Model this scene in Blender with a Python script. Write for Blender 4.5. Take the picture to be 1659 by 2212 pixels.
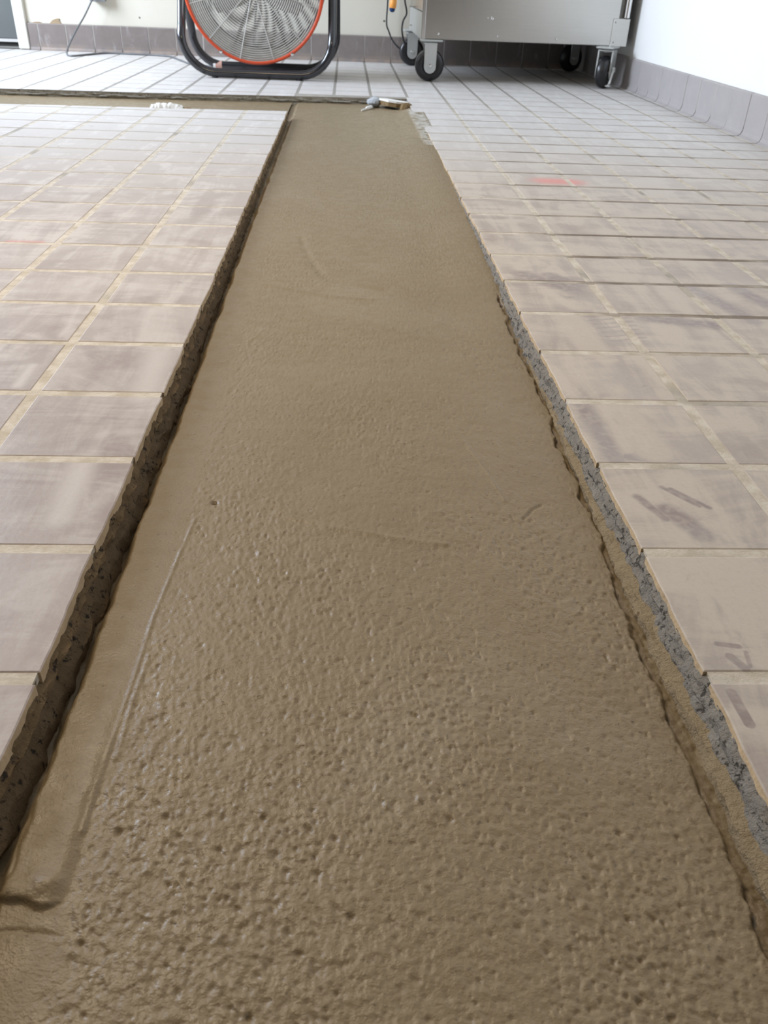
import bpy, math, random
import numpy as np
from mathutils import Vector, Matrix
random.seed(7)
for o in list(bpy.data.objects): bpy.data.objects.remove(o, do_unlink=True)
S = bpy.context.scene
C = S.collection
U = 0.158                       # one floor-tile pitch (6 in tile + joint), metres

# ------------------------------------------------------------------ camera
cam = bpy.data.cameras.new('camera'); co = bpy.data.objects.new('camera', cam); C.objects.link(co)
CX, CY, CZ = 2.3286, -2.7396, 2.7078
P_, Y_, R_ = 0.5786, 0.0603882, 0.0416093
cp, sp, cy_, sy_, cr, sr = math.cos(P_), math.sin(P_), math.cos(Y_), math.sin(Y_), math.cos(R_), math.sin(R_)
fwd = Vector((sy_*cp, cy_*cp, -sp)); rt0 = Vector((cy_, -sy_, 0)); up0 = rt0.cross(fwd)
rt = cr*rt0 + sr*up0; up = cr*up0 - sr*rt0
M = Matrix((rt, up, -fwd)).transposed().to_4x4(); M.translation = Vector((CX, CY, CZ))*U
co.matrix_world = M
cam.sensor_fit = 'VERTICAL'; cam.sensor_height = 6.9; cam.lens = 1766.6/2212*6.9
cam.clip_start = 0.02; cam.clip_end = 60
cam.dof.use_dof = True; cam.dof.focus_distance = 0.86; cam.dof.aperture_fstop = 3.2
S.camera = co
# ------------------------------------------------------------------ world, light, exposure
wd = bpy.data.worlds.new('sky'); S.world = wd; wd.use_nodes = True
bg = wd.node_tree.nodes['Background']; bg.inputs[0].default_value = (0.70, 0.82, 1.0, 1); bg.inputs[1].default_value = 1.0
S.view_settings.view_transform = 'Standard'; S.view_settings.look = 'None'
S.view_settings.exposure = 0.25; S.view_settings.gamma = 1.0; S.view_settings.use_curve_mapping = False
def area(name, loc, target, sx, sy, power, col):
    l = bpy.data.lights.new(name, 'AREA'); l.shape = 'RECTANGLE'; l.size = sx*U; l.size_y = sy*U
    l.energy = power; l.color = col
    o = bpy.data.objects.new(name, l); C.objects.link(o); o.location = Vector(loc)*U
    o.rotation_euler = (Vector(target)-Vector(loc)).to_track_quat('-Z', 'Y').to_euler()
    return o
area('window_daylight', (-17.6, 23.0, 10.0), (0, 23.0, 4.0), 11.0, 8.0, 176, (0.74, 0.84, 1.0))
area('warm_fill', (-1.6, 5.6, 10.0), (-1.0, 5.6, 0), 5, 3, 14.5, (1.0, 0.785, 0.53))  # unseen warm fill light, added and placed for the foreground falloff

# ------------------------------------------------------------------ node helper
class NT:
    def __init__(s, name):
        s.m = bpy.data.materials.new(name); s.m.use_nodes = True
        s.t = s.m.node_tree; s.b = s.t.nodes['Principled BSDF']
    def n(s, typ, **kw):
        x = s.t.nodes.new(typ)
        for k, v in kw.items(): setattr(x, k, v)
        return x
    def put(s, inp, v):
        if isinstance(v, bpy.types.NodeSocket): s.t.links.new(v, inp)
        elif isinstance(v, (tuple, list)) and len(v) == 3 and inp.type == 'RGBA': inp.default_value = (*v, 1)
        else: inp.default_value = v
    def math(s, op, a, b=0.0, c=0.0, clamp=False):
        x = s.n('ShaderNodeMath', operation=op); x.use_clamp = clamp
        s.put(x.inputs[0], a); s.put(x.inputs[1], b); s.put(x.inputs[2], c); return x.outputs[0]
    def mix(s, f, a, b):
        x = s.n('ShaderNodeMix', data_type='RGBA'); s.put(x.inputs[0], f); s.put(x.inputs[6], a); s.put(x.inputs[7], b); return x.outputs[2]
    def pos(s, sx=1, sy=1, sz=1, rot=0):
        g = s.n('ShaderNodeNewGeometry'); x = s.n('ShaderNodeMapping')
        x.inputs['Scale'].default_value = (sx/U, sy/U, sz/U); x.inputs['Rotation'].default_value = (0, 0, rot)
        s.t.links.new(g.outputs['Position'], x.inputs[0]); return x.outputs[0]
    def noise(s, v, scale, detail=4, rough=0.55, dist=0.0):
        x = s.n('ShaderNodeTexNoise'); s.put(x.inputs['Vector'], v); x.inputs['Scale'].default_value = scale
        x.inputs['Detail'].default_value = detail; x.inputs['Roughness'].default_value = rough; x.inputs['Distortion'].default_value = dist
        return x.outputs[0]
    def vor(s, v, scale, feature='F1'):
        x = s.n('ShaderNodeTexVoronoi', feature=feature); s.put(x.inputs['Vector'], v); x.inputs['Scale'].default_value = scale
        return x.outputs[0]
    def ramp(s, v, lo, hi, a=0.0, b=1.0):
        x = s.n('ShaderNodeMapRange', interpolation_type='SMOOTHSTEP'); s.put(x.inputs[0], v)
        x.inputs[1].default_value = lo; x.inputs[2].default_value = hi; x.inputs[3].default_value = a; x.inputs[4].default_value = b
        return x.outputs[0]
    def bump(s, h, strength, dist, prev=None):
        x = s.n('ShaderNodeBump'); x.inputs['Strength'].default_value = strength; x.inputs['Distance'].default_value = dist
        s.put(x.inputs['Height'], h)
        if prev is not None: s.put(x.inputs['Normal'], prev)
        return x.outputs[0]
    def cap(s, v, ax, ay, bx, by, r0, r1):
        """mask: 1 within r0 of the segment a-b (tile units on the floor), 0 beyond r1"""
        sep = s.n('ShaderNodeSeparateXYZ'); s.put(sep.inputs[0], v); X, Y = sep.outputs[0], sep.outputs[1]
        dx, dy = bx-ax, by-ay; L = dx*dx+dy*dy+1e-9
        px = s.math('SUBTRACT', X, ax); py = s.math('SUBTRACT', Y, ay)
        t = s.math('MULTIPLY_ADD', px, dx/L, s.math('MULTIPLY', py, dy/L), clamp=True)
        ex = s.math('MULTIPLY_ADD', t, -dx, px); ey = s.math('MULTIPLY_ADD', t, -dy, py)
        d = s.math('SQRT', s.math('MULTIPLY_ADD', ex, ex, s.math('MULTIPLY', ey, ey)))
        return s.ramp(d, r0, r1, 1.0, 0.0)
    def out(s, col, rough=0.5, metal=0.0, normal=None, spec=0.5):
        s.put(s.b.inputs['Base Color'], col); s.put(s.b.inputs['Roughness'], rough); s.put(s.b.inputs['Metallic'], metal)
        s.b.inputs['Specular IOR Level'].default_value = spec
        if normal is not None: s.put(s.b.inputs['Normal'], normal)
        return s.m
def simple(name, col, rough=0.5, metal=0.0, spec=0.5, nscale=3.0, var=0.12, bump=0.0, bscale=40):
    t = NT(name); v = t.pos(); n = t.noise(v, nscale, 5)
    dark = tuple(c*(1-var) for c in col); lite = tuple(min(1, c*(1+var)) for c in col)
    nm = t.bump(t.noise(v, bscale, 3), bump, 0.002) if bump else None
    return t.out(t.mix(n, dark, lite), rough, metal, nm, spec)

# ------------------------------------------------------------------ materials
def tile_mat():
    t = NT('quarry_tile'); v = t.pos()
    fl = t.n('ShaderNodeVectorMath', operation='FLOOR'); t.put(fl.inputs[0], v)
    sepf = t.n('ShaderNodeSeparateXYZ'); t.put(sepf.inputs[0], fl.outputs[0])
    cmb = t.n('ShaderNodeCombineXYZ'); t.put(cmb.inputs[0], sepf.outputs[0]); t.put(cmb.inputs[1], sepf.outputs[1])
    wn = t.n('ShaderNodeTexWhiteNoise', noise_dimensions='3D'); t.put(wn.inputs[0], cmb.outputs[0])
    rnd = wn.outputs[0]
    base = t.mix(rnd, (0.315, 0.262, 0.24), (0.39, 0.333, 0.308))
    cloud = t.noise(v, 1.6, 5, 0.6, 0.6)
    base = t.mix(t.ramp(cloud, 0.35, 0.75), base, (0.26, 0.20, 0.182))
    # dried cement haze wiped over the tiles: soft streaks of two directions
    h1 = t.noise(t.pos(3.2, 0.55, 1, 0.25), 1.1, 5, 0.6, 1.0)
    h2 = t.noise(t.pos(0.9, 2.4, 1, 0.7), 0.8, 6, 0.65, 1.5)
    sx = t.n('ShaderNodeSeparateXYZ'); t.put(sx.inputs[0], v)
    right = t.ramp(sx.outputs[0], 2.0, 4.2)
    amt = t.math('ADD', t.math('MULTIPLY', h1, 0.55), t.math('MULTIPLY', h2, 0.55))
    haze_r = t.ramp(amt, 0.43, 0.61, 0.38, 0.95)
    haze_l = t.math('MULTIPLY_ADD', t.ramp(amt, 0.45, 0.70, 0.0, 0.75), 1.0, t.ramp(sx.outputs[1], 1.5, 7.0, 0.0, 0.35), clamp=True)
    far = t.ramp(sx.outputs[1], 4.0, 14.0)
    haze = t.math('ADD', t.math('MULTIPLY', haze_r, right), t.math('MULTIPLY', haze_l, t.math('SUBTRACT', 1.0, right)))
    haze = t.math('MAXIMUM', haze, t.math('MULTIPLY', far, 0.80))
    haze_glare_col = t.mix(right, (0.54, 0.50, 0.475), (0.55, 0.485, 0.415))
    haze_glare_col = t.mix(t.ramp(sx.outputs[1], 8.0, 18.0), haze_glare_col, (0.64, 0.62, 0.60))  # far tiles paler: back-floor glare painted into the haze colour
    # wiped-clean marks (brown tile shows) and a boot-shaped one
    clean = t.cap(v, 4.13, -0.10, 4.135, -0.29, 0.022, 0.030)
    for a in ((4.19, 0.23, 4.29, 0.21, 0.012, 0.022), (4.22, 0.14, 4.26, 0.06, 0.02, 0.03), (4.31, 0.17, 4.29, 0.07, 0.006, 0.016),
              (4.18, 2.92, 4.19, 2.1, 0.03, 0.12), (4.33, 6.25, 4.75, 5.75, 0.06, 0.2), (4.85, 5.9, 4.6, 6.25, 0.04, 0.14),
              (6.1, 5.9, 6.35, 4.9, 0.05, 0.14), (6.6, 6.0, 6.9, 4.6, 0.05, 0.16), (4.35, 1.45, 4.47, 1.18, 0.03, 0.11),
              (4.2, 1.6, 4.3, 1.35, 0.012, 0.05), (4.45, 1.7, 4.62, 1.48, 0.008, 0.03), (4.40, 1.72, 4.56, 1.50, 0.008, 0.03),
              (4.3, 2.12, 4.55, 2.1, 0.03, 0.07), (5.3, 4.9, 5.9, 4.75, 0.05, 0.16)):
        clean = t.math('MAXIMUM', clean, t.cap(v, *a))
    for k in range(7):
        yy = 4.92-0.105*k
        clean = t.math('MAXIMUM', clean, t.math('MULTIPLY', t.cap(v, 4.66+0.02*k, yy, 5.12, yy+0.10, 0.008, 0.03), 0.6))
    edge = t.ramp(t.noise(v, 14, 4), 0.3, 0.6, 0.5, 1.0)
    haze = t.math('MULTIPLY', haze, t.math('SUBTRACT', 1.0, t.math('MULTIPLY', clean, edge)))
    # extra pale smears
    for a in ((0.64, 2.0, 0.68, 1.3, 0.0, 0.17), (-0.16, 3.12, -0.17, 3.5, 0.0, 0.09), (0.82, 2.95, 0.78, 3.8, 0.0, 0.26),
              (4.55, 4.0, 4.5, 4.9, 0.10, 0.25), (4.5, 2.2, 4.45, 2.95, 0.10, 0.22), (6.2, 20.0, 7.3, 20.0, 0.2, 0.8), (4.3, 18.6, 4.6, 15.6, 0.15, 0.5)):
        haze = t.math('MAXIMUM', haze, t.math('MULTIPLY', t.cap(v, *a), 0.85))
    col = t.mix(haze, base, haze_glare_col)
    stain_and_crack_shade = t.math('MULTIPLY', t.ramp(t.noise(t.pos(1, 1, 1, 0.5), 1.4, 6, 0.7, 2.2), 0.60, 0.76), 0.38)
    col = t.mix(stain_and_crack_shade, col, (0.20, 0.165, 0.15))
    fine = t.noise(v, 30, 4, 0.7)
    col = t.mix(t.ramp(fine, 0.45, 0.9, 0.0, 0.22), col, (0.20, 0.16, 0.14))
    red = t.math('MULTIPLY', t.cap(v, 5.62, 11.38, 6.02, 11.36, 0.02, 0.40), 0.60)
    col = t.mix(red, col, (0.80, 0.22, 0.20))
    red2 = t.math('MULTIPLY', t.cap(v, -1.55, 7.05, -1.2, 7.05, 0.02, 0.09), 0.35)
    col = t.mix(red2, col, (0.75, 0.2, 0.2))
    nm = t.bump(t.noise(v, 26, 4, 0.65), 0.25, 0.0012)
    nm = t.bump(t.noise(t.pos(2.5, 0.5, 1, 0.2), 3, 3), 0.12, 0.003, nm)
    rough = t.ramp(haze, 0.0, 1.0, 0.44, 0.60)
    return t.out(col, rough, 0, nm, 0.5)
M_tile = tile_mat()
M_clay = simple('cut_tile_body', (0.56, 0.42, 0.26), 0.9, nscale=9, var=0.3, bump=0.6, bscale=30)
def grout_mat():
    t = NT('grout'); v = t.pos()
    n = t.noise(v, 5, 6, 0.65)
    s = t.n('ShaderNodeSeparateXYZ'); t.put(s.inputs[0], v)
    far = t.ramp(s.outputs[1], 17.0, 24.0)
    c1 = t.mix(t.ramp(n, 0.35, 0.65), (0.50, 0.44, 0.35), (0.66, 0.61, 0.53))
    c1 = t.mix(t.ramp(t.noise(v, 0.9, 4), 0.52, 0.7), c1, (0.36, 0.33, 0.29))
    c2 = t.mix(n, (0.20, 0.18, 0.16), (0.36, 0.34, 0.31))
    fy = t.math('FRACT', t.math('ADD', s.outputs[1], 0.5)); row = t.ramp(t.math('ABSOLUTE', t.math('SUBTRACT', fy, 0.5)), 0.045, 0.055, 1.0, 0.0)
    zone = t.math('MAXIMUM', t.math('MULTIPLY', t.ramp(s.outputs[0], 4.5, 5.3), t.ramp(s.outputs[1], 3.0, 5.5)), t.math('MULTIPLY', t.ramp(s.outputs[1], 11.0, 16.0), 0.55))
    row_dark = t.math('MULTIPLY', t.math('MULTIPLY', row, zone), t.ramp(t.noise(v, 1.2, 4), 0.35, 0.6, 0.45, 0.95))
    c1 = t.mix(row_dark, c1, (0.16, 0.125, 0.095))  # row joints darkened towards the right and the far end
    nm = t.bump(t.noise(v, 22, 5, 0.7), 0.7, 0.002)
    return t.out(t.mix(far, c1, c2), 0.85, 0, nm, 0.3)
M_grout = grout_mat()
def concrete_mat():
    t = NT('wet_concrete'); v = t.pos()
    n1 = t.noise(v, 1.1, 5, 0.6, 0.5); n2 = t.noise(t.pos(1.0, 2.2, 1), 4.5, 5, 0.6)
    s = t.n('ShaderNodeSeparateXYZ'); t.put(s.inputs[0], v)
    c = t.mix(n1, (0.226, 0.167, 0.094), (0.258, 0.198, 0.120))
    c = t.mix(t.ramp(n2, 0.35, 0.75, 0.0, 0.35), c, (0.188, 0.136, 0.072))
    c = t.mix(t.ramp(t.noise(v, 0.55, 4, 0.6, 1.0), 0.5, 0.7, 0, 0.55), c, (0.270, 0.216, 0.140))
    pit_shade = t.ramp(t.noise(v, 34, 2, 0.5), 0.66, 0.74)  # flecks of pit shade and wet, painted into the colour
    c = t.mix(t.math('MULTIPLY', pit_shade, 0.5), c, (0.07, 0.047, 0.024))
    dry = t.math('MULTIPLY', t.cap(v, 4.02, 19.5, 4.07, 14.8, 0.10, 0.24), t.ramp(t.noise(v, 5, 5, 0.7), 0.40, 0.56))
    c = t.mix(dry, c, (0.52, 0.50, 0.45))
    av = t.n('ShaderNodeAttribute', attribute_name='stain_and_crack_shade'); c = t.mix(t.math('MULTIPLY', av.outputs['Fac'], 0.8), c, (0.085, 0.055, 0.025))  # shade in the crack's depth, painted as dark brown
    b1 = t.noise(t.pos(1, 1.3, 1, 0.5), 46, 3, 0.6)
    nm = t.bump(b1, 0.55, 0.0012)
    nm = t.bump(t.noise(v, 130, 2, 0.5), 0.35, 0.0004, nm)
    rough = t.ramp(t.noise(v, 9, 4, 0.6), 0.3, 0.7, 0.30, 0.48)
    return t.out(c, rough, 0, nm, 0.38)
M_conc = concrete_mat()
def rough_mat(name, c0, c1, cv, vs=18, lo=0.55, hi=0.66, rough=0.9):
    t = NT(name); v = t.pos()
    c = t.mix(t.noise(v, 6, 5, 0.65), c0, c1)
    c = t.mix(t.ramp(t.noise(v, vs, 4, 0.7), lo, hi), c, cv)
    nm = t.bump(t.noise(v, 24, 5, 0.7), 0.9, 0.005)
    return t.out(c, rough, 0, nm, 0.3)
M_wallL = rough_mat('shaded_mortar', (0.125, 0.080, 0.040), (0.25, 0.172, 0.092), (0.03, 0.022, 0.015))  # brown mortar, darkened to paint in the left face's shade
M_wallR = rough_mat('grey_mortar', (0.20, 0.185, 0.162), (0.335, 0.312, 0.275), (0.07, 0.062, 0.052), 22, 0.54, 0.62)
M_ledge = rough_mat('ochre_mortar', (0.27, 0.205, 0.12), (0.35, 0.275, 0.175), (0.16, 0.11, 0.06), 10, 0.62, 0.7)
M_wallX = rough_mat('slab_edge', (0.27, 0.25, 0.21), (0.40, 0.38, 0.33), (0.12, 0.11, 0.09))
M_cream = simple('cream_paint', (0.69, 0.65, 0.55), 0.6, nscale=0.6, var=0.03, bump=0.25, bscale=18)
M_white = simple('white_paint', (0.90, 0.90, 0.88), 0.6, nscale=0.6, var=0.02, bump=0.2, bscale=18)
M_dim = simple('bounce_cut_dark', (0.10, 0.085, 0.07), 0.7)  # dark colour made up for the unseen wall, to cut bounce light
M_ceil = simple('ceiling_paint', (0.60, 0.58, 0.54), 0.9, var=0.03)
def base_mat():
    t = NT('base_tile'); v = t.pos()
    s = t.n('ShaderNodeSeparateXYZ'); t.put(s.inputs[0], v)
    c = t.mix(t.noise(v, 1.8, 5, 0.65, 0.8), (0.17, 0.142, 0.128), (0.27, 0.23, 0.21))
    c = t.mix(t.ramp(t.noise(t.pos(2, 2, 0.6), 1.6, 5, 0.7, 1.0), 0.55, 0.75, 0, 0.6), c, (0.44, 0.41, 0.395))
    c = t.mix(t.math('MULTIPLY', t.ramp(s.outputs[2], 0.0, 0.3, 1, 0), t.ramp(t.noise(v, 2.0, 4), 0.4, 0.6)), c, (0.30, 0.235, 0.19))
    nm = t.bump(t.noise(v, 14, 4, 0.65), 0.2, 0.002)
    return t.out(c, 0.5, 0, nm, 0.5)
M_base = base_mat()
def base_mat_r():
    t = NT('base_tile_hazed'); v = t.pos()
    c = t.mix(t.noise(v, 1.6, 5, 0.65, 0.8), (0.37, 0.345, 0.34), (0.45, 0.42, 0.415))
    c = t.mix(t.ramp(t.noise(t.pos(2, 2, 0.6), 1.5, 5, 0.7, 1.0), 0.52, 0.75, 0, 0.6), c, (0.46, 0.44, 0.43))
    return t.out(c, 0.5, 0, t.bump(t.noise(v, 14, 4, 0.65), 0.2, 0.002), 0.5)
M_baser = base_mat_r()
M_bgrout = simple('base_grout', (0.50, 0.47, 0.44), 0.9, nscale=2, var=0.3)
def steel_mat():
    t = NT('brushed_steel'); v = t.pos(0.4, 0.4, 14)
    n = t.noise(v, 2.0, 6, 0.7)
    c = t.mix(n, (0.50, 0.49, 0.465), (0.60, 0.59, 0.56))
    
    nm = t.bump(n, 0.12, 0.001)
    return t.out(c, 0.24, 1.0, nm)
M_steel = steel_mat()
M_zinc = simple('zinc_plate', (0.62, 0.64, 0.63), 0.38, 0.75, var=0.12)
M_bright = simple('bright_steel', (0.82, 0.82, 0.82), 0.22, 1.0, var=0.05)
M_rubber = simple('black_rubber', (0.012, 0.012, 0.014), 0.32, var=0.2, spec=0.6)
M_hubblk = simple('black_plastic', (0.02, 0.02, 0.022), 0.5, var=0.2)
M_orange = simple('orange_red_enamel', (0.70, 0.085, 0.025), 0.42, var=0.12)
M_drum = simple('drum_inner_grey', (0.46, 0.42, 0.37), 0.32, 0.55, nscale=1.2, var=0.18)
M_frame = simple('dark_tube_enamel', (0.014, 0.015, 0.02), 0.2, 0.0, 0.9, nscale=2, var=0.3)
M_wire = simple('grey_wire', (0.58, 0.57, 0.54), 0.45, 0.2, var=0.15)
M_blade = simple('aluminium_blade', (0.72, 0.71, 0.68), 0.5, 0.0, var=0.1)
M_strut = simple('strut_grey', (0.20, 0.19, 0.17), 0.5, 0.4)
M_pink = simple('faded_pink_tape', (0.62, 0.36, 0.29), 0.7)
M_label = simple('white_label', (0.85, 0.84, 0.82), 0.6, var=0.03)
M_cord = simple('grey_cord', (0.13, 0.135, 0.14), 0.5)
M_black = simple('black_cable', (0.015, 0.015, 0.017), 0.4)
M_plug = simple('orange_plug', (0.86, 0.36, 0.07), 0.45, var=0.15)
M_navy = simple('dark_blue_plastic', (0.012, 0.04, 0.13), 0.4)
M_box = simple('outlet_grey', (0.30, 0.31, 0.33), 0.45, 0.5)
M_doorm = simple('door_grey_paint', (0.13, 0.14, 0.135), 0.45, nscale=1.0, var=0.1)
M_seal = simple('door_seal_black', (0.02, 0.019, 0.018), 0.7)
M_jamb = simple('jamb_cream', (0.70, 0.67, 0.60), 0.5, var=0.05)
M_chip = simple('bare_plaster', (0.36, 0.27, 0.17), 0.95, nscale=6, var=0.4, bump=0.5)
M_plaster = simple('white_plaster', (0.80, 0.79, 0.76), 0.9, nscale=4, var=0.1, bump=0.4)
M_stone = rough_mat('grey_rubble', (0.38, 0.41, 0.44), (0.62, 0.65, 0.68), (0.2, 0.21, 0.22), 8)
M_brown = rough_mat('brown_clay', (0.20, 0.13, 0.06), (0.34, 0.24, 0.12), (0.06, 0.04, 0.02), 6)
M_win = simple('window_frame_grey', (0.3, 0.3, 0.3), 0.5)

# ------------------------------------------------------------------ mesh helpers (all numbers in tile units)
class MB:
    def __init__(s): s.v = []; s.f = []; s.mi = []
    def add(s, vs, fs, mi=0):
        b = len(s.v); s.v += [Vector(p) for p in vs]; s.f += [[b+i for i in f] for f in fs]; s.mi += [mi]*len(fs); return s
    def box(s, a, b, mi=0, bev=0.0, T=None):
        (x0, y0, z0), (x1, y1, z1) = a, b
        if bev <= 0:
            vs = [(x, y, z) for x in (x0, x1) for y in (y0, y1) for z in (z0, z1)]
            fs = [(0, 1, 3, 2), (4, 6, 7, 5), (0, 4, 5, 1), (2, 3, 7, 6), (0, 2, 6, 4), (1, 5, 7, 3)]
        else:
            e = min(bev, (x1-x0)/2.01, (y1-y0)/2.01, (z1-z0)/2.01)
            vs = []; idx = {}
            for i, X in enumerate((x0, x1)):
                for j, Y in enumerate((y0, y1)):
                    for k, Z in enumerate((z0, z1)):
                        sx, sy, sz = (1, -1)[i]*e, (1, -1)[j]*e, (1, -1)[k]*e
                        for a_, p in enumerate(((X, Y+sy, Z+sz), (X+sx, Y, Z+sz), (X+sx, Y+sy, Z))):
                            idx[i, j, k, a_] = len(vs); vs.append(p)
            I = lambda i, j, k, a_: idx[i, j, k, a_]
            fs = []
            for i in (0, 1): fs.append([I(i, 0, 0, 0), I(i, 0, 1, 0), I(i, 1, 1, 0), I(i, 1, 0, 0)][::(1 if i == 0 else -1)])
            for j in (0, 1): fs.append([I(0, j, 0, 1), I(1, j, 0, 1), I(1, j, 1, 1), I(0, j, 1, 1)][::(1 if j == 0 else -1)])
            for k in (0, 1): fs.append([I(0, 0, k, 2), I(0, 1, k, 2), I(1, 1, k, 2), I(1, 0, k, 2)][::(1 if k == 0 else -1)])
            for j in (0, 1):
                for k in (0, 1): fs.append([I(0, j, k, 1), I(1, j, k, 1), I(1, j, k, 2), I(0, j, k, 2)])
            for i in (0, 1):
                for k in (0, 1): fs.append([I(i, 0, k, 0), I(i, 1, k, 0), I(i, 1, k, 2), I(i, 0, k, 2)])
            for i in (0, 1):
                for j in (0, 1): fs.append([I(i, j, 0, 0), I(i, j, 1, 0), I(i, j, 1, 1), I(i, j, 0, 1)])
            for i in (0, 1):
                for j in (0, 1):
                    for k in (0, 1): fs.append([I(i, j, k, 0), I(i, j, k, 1), I(i, j, k, 2)])
        if T is not None: vs = [T @ Vector(p) for p in vs]
        return s.add(vs, fs, mi)
    def prism(s, poly, z0, z1, axis='z', mi=0, T=None):
        """poly in the plane across axis; axis y: poly is (x,z)"""
        f = (lambda p, h: (p[0], p[1], h)) if axis == 'z' else ((lambda p, h: (p[0], h, p[1])) if axis == 'y' else (lambda p, h: (h, p[0], p[1])))
        n = len(poly); vs = [f(p, z0) for p in poly] + [f(p, z1) for p in poly]
        if T is not None: vs = [T @ Vector(p) for p in vs]
        return s.add(vs, [list(range(n))[::-1], list(range(n, 2*n))] + [(i, (i+1) % n, n+(i+1) % n, n+i) for i in range(n)], mi)
    def tube(s, pts, r, n=10, closed=False, mi=0, cap=True):
        pts = [Vector(p) for p in pts]; m = len(pts); vs = []; prev = None
        for i, p in enumerate(pts):
            if closed: d = pts[(i+1) % m]-pts[i-1]
            else: d = pts[min(i+1, m-1)]-pts[max(i-1, 0)]
            d.normalize()
            if prev is None:
                a = Vector((0, 0, 1)) if abs(d.z) < 0.9 else Vector((1, 0, 0)); u_ = d.cross(a).normalized()
            else:
                u_ = prev-d*prev.dot(d); u_.normalize()
            prev = u_; w_ = d.cross(u_)
            rr = r[i] if isinstance(r, (list, tuple)) else r
            vs += [p+rr*(math.cos(2*math.pi*k/n)*u_+math.sin(2*math.pi*k/n)*w_) for k in range(n)]
        fs = []
        for i in range(m if closed else m-1):
            j = (i+1) % m
            fs += [(i*n+k, i*n+(k+1) % n, j*n+(k+1) % n, j*n+k) for k in range(n)]
        if not closed and cap: fs += [list(range(n))[::-1], list(range((m-1)*n, m*n))]
        return s.add(vs, fs, mi)
    def lathe(s, prof, c, ax, n=32, mi=0, closed=False):
        """prof: (radius, along) pairs round the axis ax through c"""
        c = Vector(c); ax = Vector(ax).normalized()
        a = Vector((0, 0, 1)) if abs(ax.z) < 0.9 else Vector((1, 0, 0)); u_ = ax.cross(a).normalized(); w_ = ax.cross(u_)
        vs = [c+ax*h+r*(math.cos(2*math.pi*k/n)*u_+math.sin(2*math.pi*k/n)*w_) for r, h in prof for k in range(n)]
        m = len(prof); fs = []
        for i in range(m if closed else m-1):
            j = (i+1) % m; fs += [(i*n+k, i*n+(k+1) % n, j*n+(k+1) % n, j*n+k) for k in range(n)]
        if not closed:
            if prof[0][0] > 1e-4: fs.append(list(range(n))[::-1])
            if prof[-1][0] > 1e-4: fs.append(list(range((m-1)*n, m*n)))
        return s.add(vs, fs, mi)
    def xf(s, T): s.v = [T @ p for p in s.v]; return s
    def build(s, name, mats, parent=None, origin=(0, 0, 0), smooth=False):
        if not isinstance(mats, (list, tuple)): mats = [mats]
        me = bpy.data.meshes.new(name); og = Vector(origin)
        me.from_pydata([tuple((p-og)*U) for p in s.v], [], s.f)
        for m in mats: me.materials.append(m)
        if len(mats) > 1: me.polygons.foreach_set('material_index', s.mi)
        import bmesh
        bm = bmesh.new(); bm.from_mesh(me); bmesh.ops.recalc_face_normals(bm, faces=bm.faces[:]); bm.to_mesh(me); bm.free()
        if smooth:
            me.polygons.foreach_set('use_smooth', [True]*len(me.polygons))
            me.set_sharp_from_angle(angle=math.radians(40))
        me.update()
        o = bpy.data.objects.new(name, me); C.objects.link(o)
        if parent is not None: o.parent = parent
        else: o.location = og*U
        return o
def tag(o, label=None, cat=None, group=None, kind=None):
    for k, v in (('label', label), ('category', cat), ('group', group), ('kind', kind)):
        if v: o[k] = v
    return o
def thing(name, label, cat, loc, group=None):
    o = bpy.data.objects.new(name, None); C.objects.link(o); o.location = Vector(loc)*U; o.empty_display_size = 0.05
    return tag(o, label, cat, group)
def spline(pts, per=8):
    pts = [Vector(p) for p in pts]; P = [2*pts[0]-pts[1]]+pts+[2*pts[-1]-pts[-2]]; out = []
    for i in range(1, len(P)-2):
        a, b, c, d = P[i-1:i+3]
        for k in range(per):
            t = k/per; out.append(0.5*((2*b)+(c-a)*t+(2*a-5*b+4*c-d)*t*t+(3*b-a-3*c+d)*t**3))
    return out+[pts[-1]]
def blob(mb, c, size, seed, n=2, rot=0.0, jag=0.25):
    """angular lump of rubble: a few planes knocked off a sphere"""
    rnd = random.Random(seed); c = Vector(c)
    R = Matrix.Rotation(rot, 3, 'Z'); pl = []
    for k in range(11):
        d = Vector((rnd.gauss(0, 1), rnd.gauss(0, 1), rnd.gauss(0, 1))).normalized(); pl.append((d, 0.62+rnd.random()*0.3))
    N = 14; Mh = 8; vs = []; fs = []
    for i in range(Mh+1):
        th = math.pi*i/Mh
        for k in range(N):
            ph = 2*math.pi*k/N; p = Vector((math.sin(th)*math.cos(ph), math.sin(th)*math.sin(ph), math.cos(th)))
            for d, h in pl:
                q = p.dot(d)
                if q > h: p = p-d*(q-h)
            p = p*(1+jag*0.3*(rnd.random()-0.5))
            vs.append(c+R @ Vector((p.x*size[0], p.y*size[1], p.z*size[2])))
    for i in range(Mh):
        for k in range(N): fs.append((i*N+k, i*N+(k+1) % N, (i+1)*N+(k+1) % N, (i+1)*N+k))
    return mb.add(vs, fs)

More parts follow.
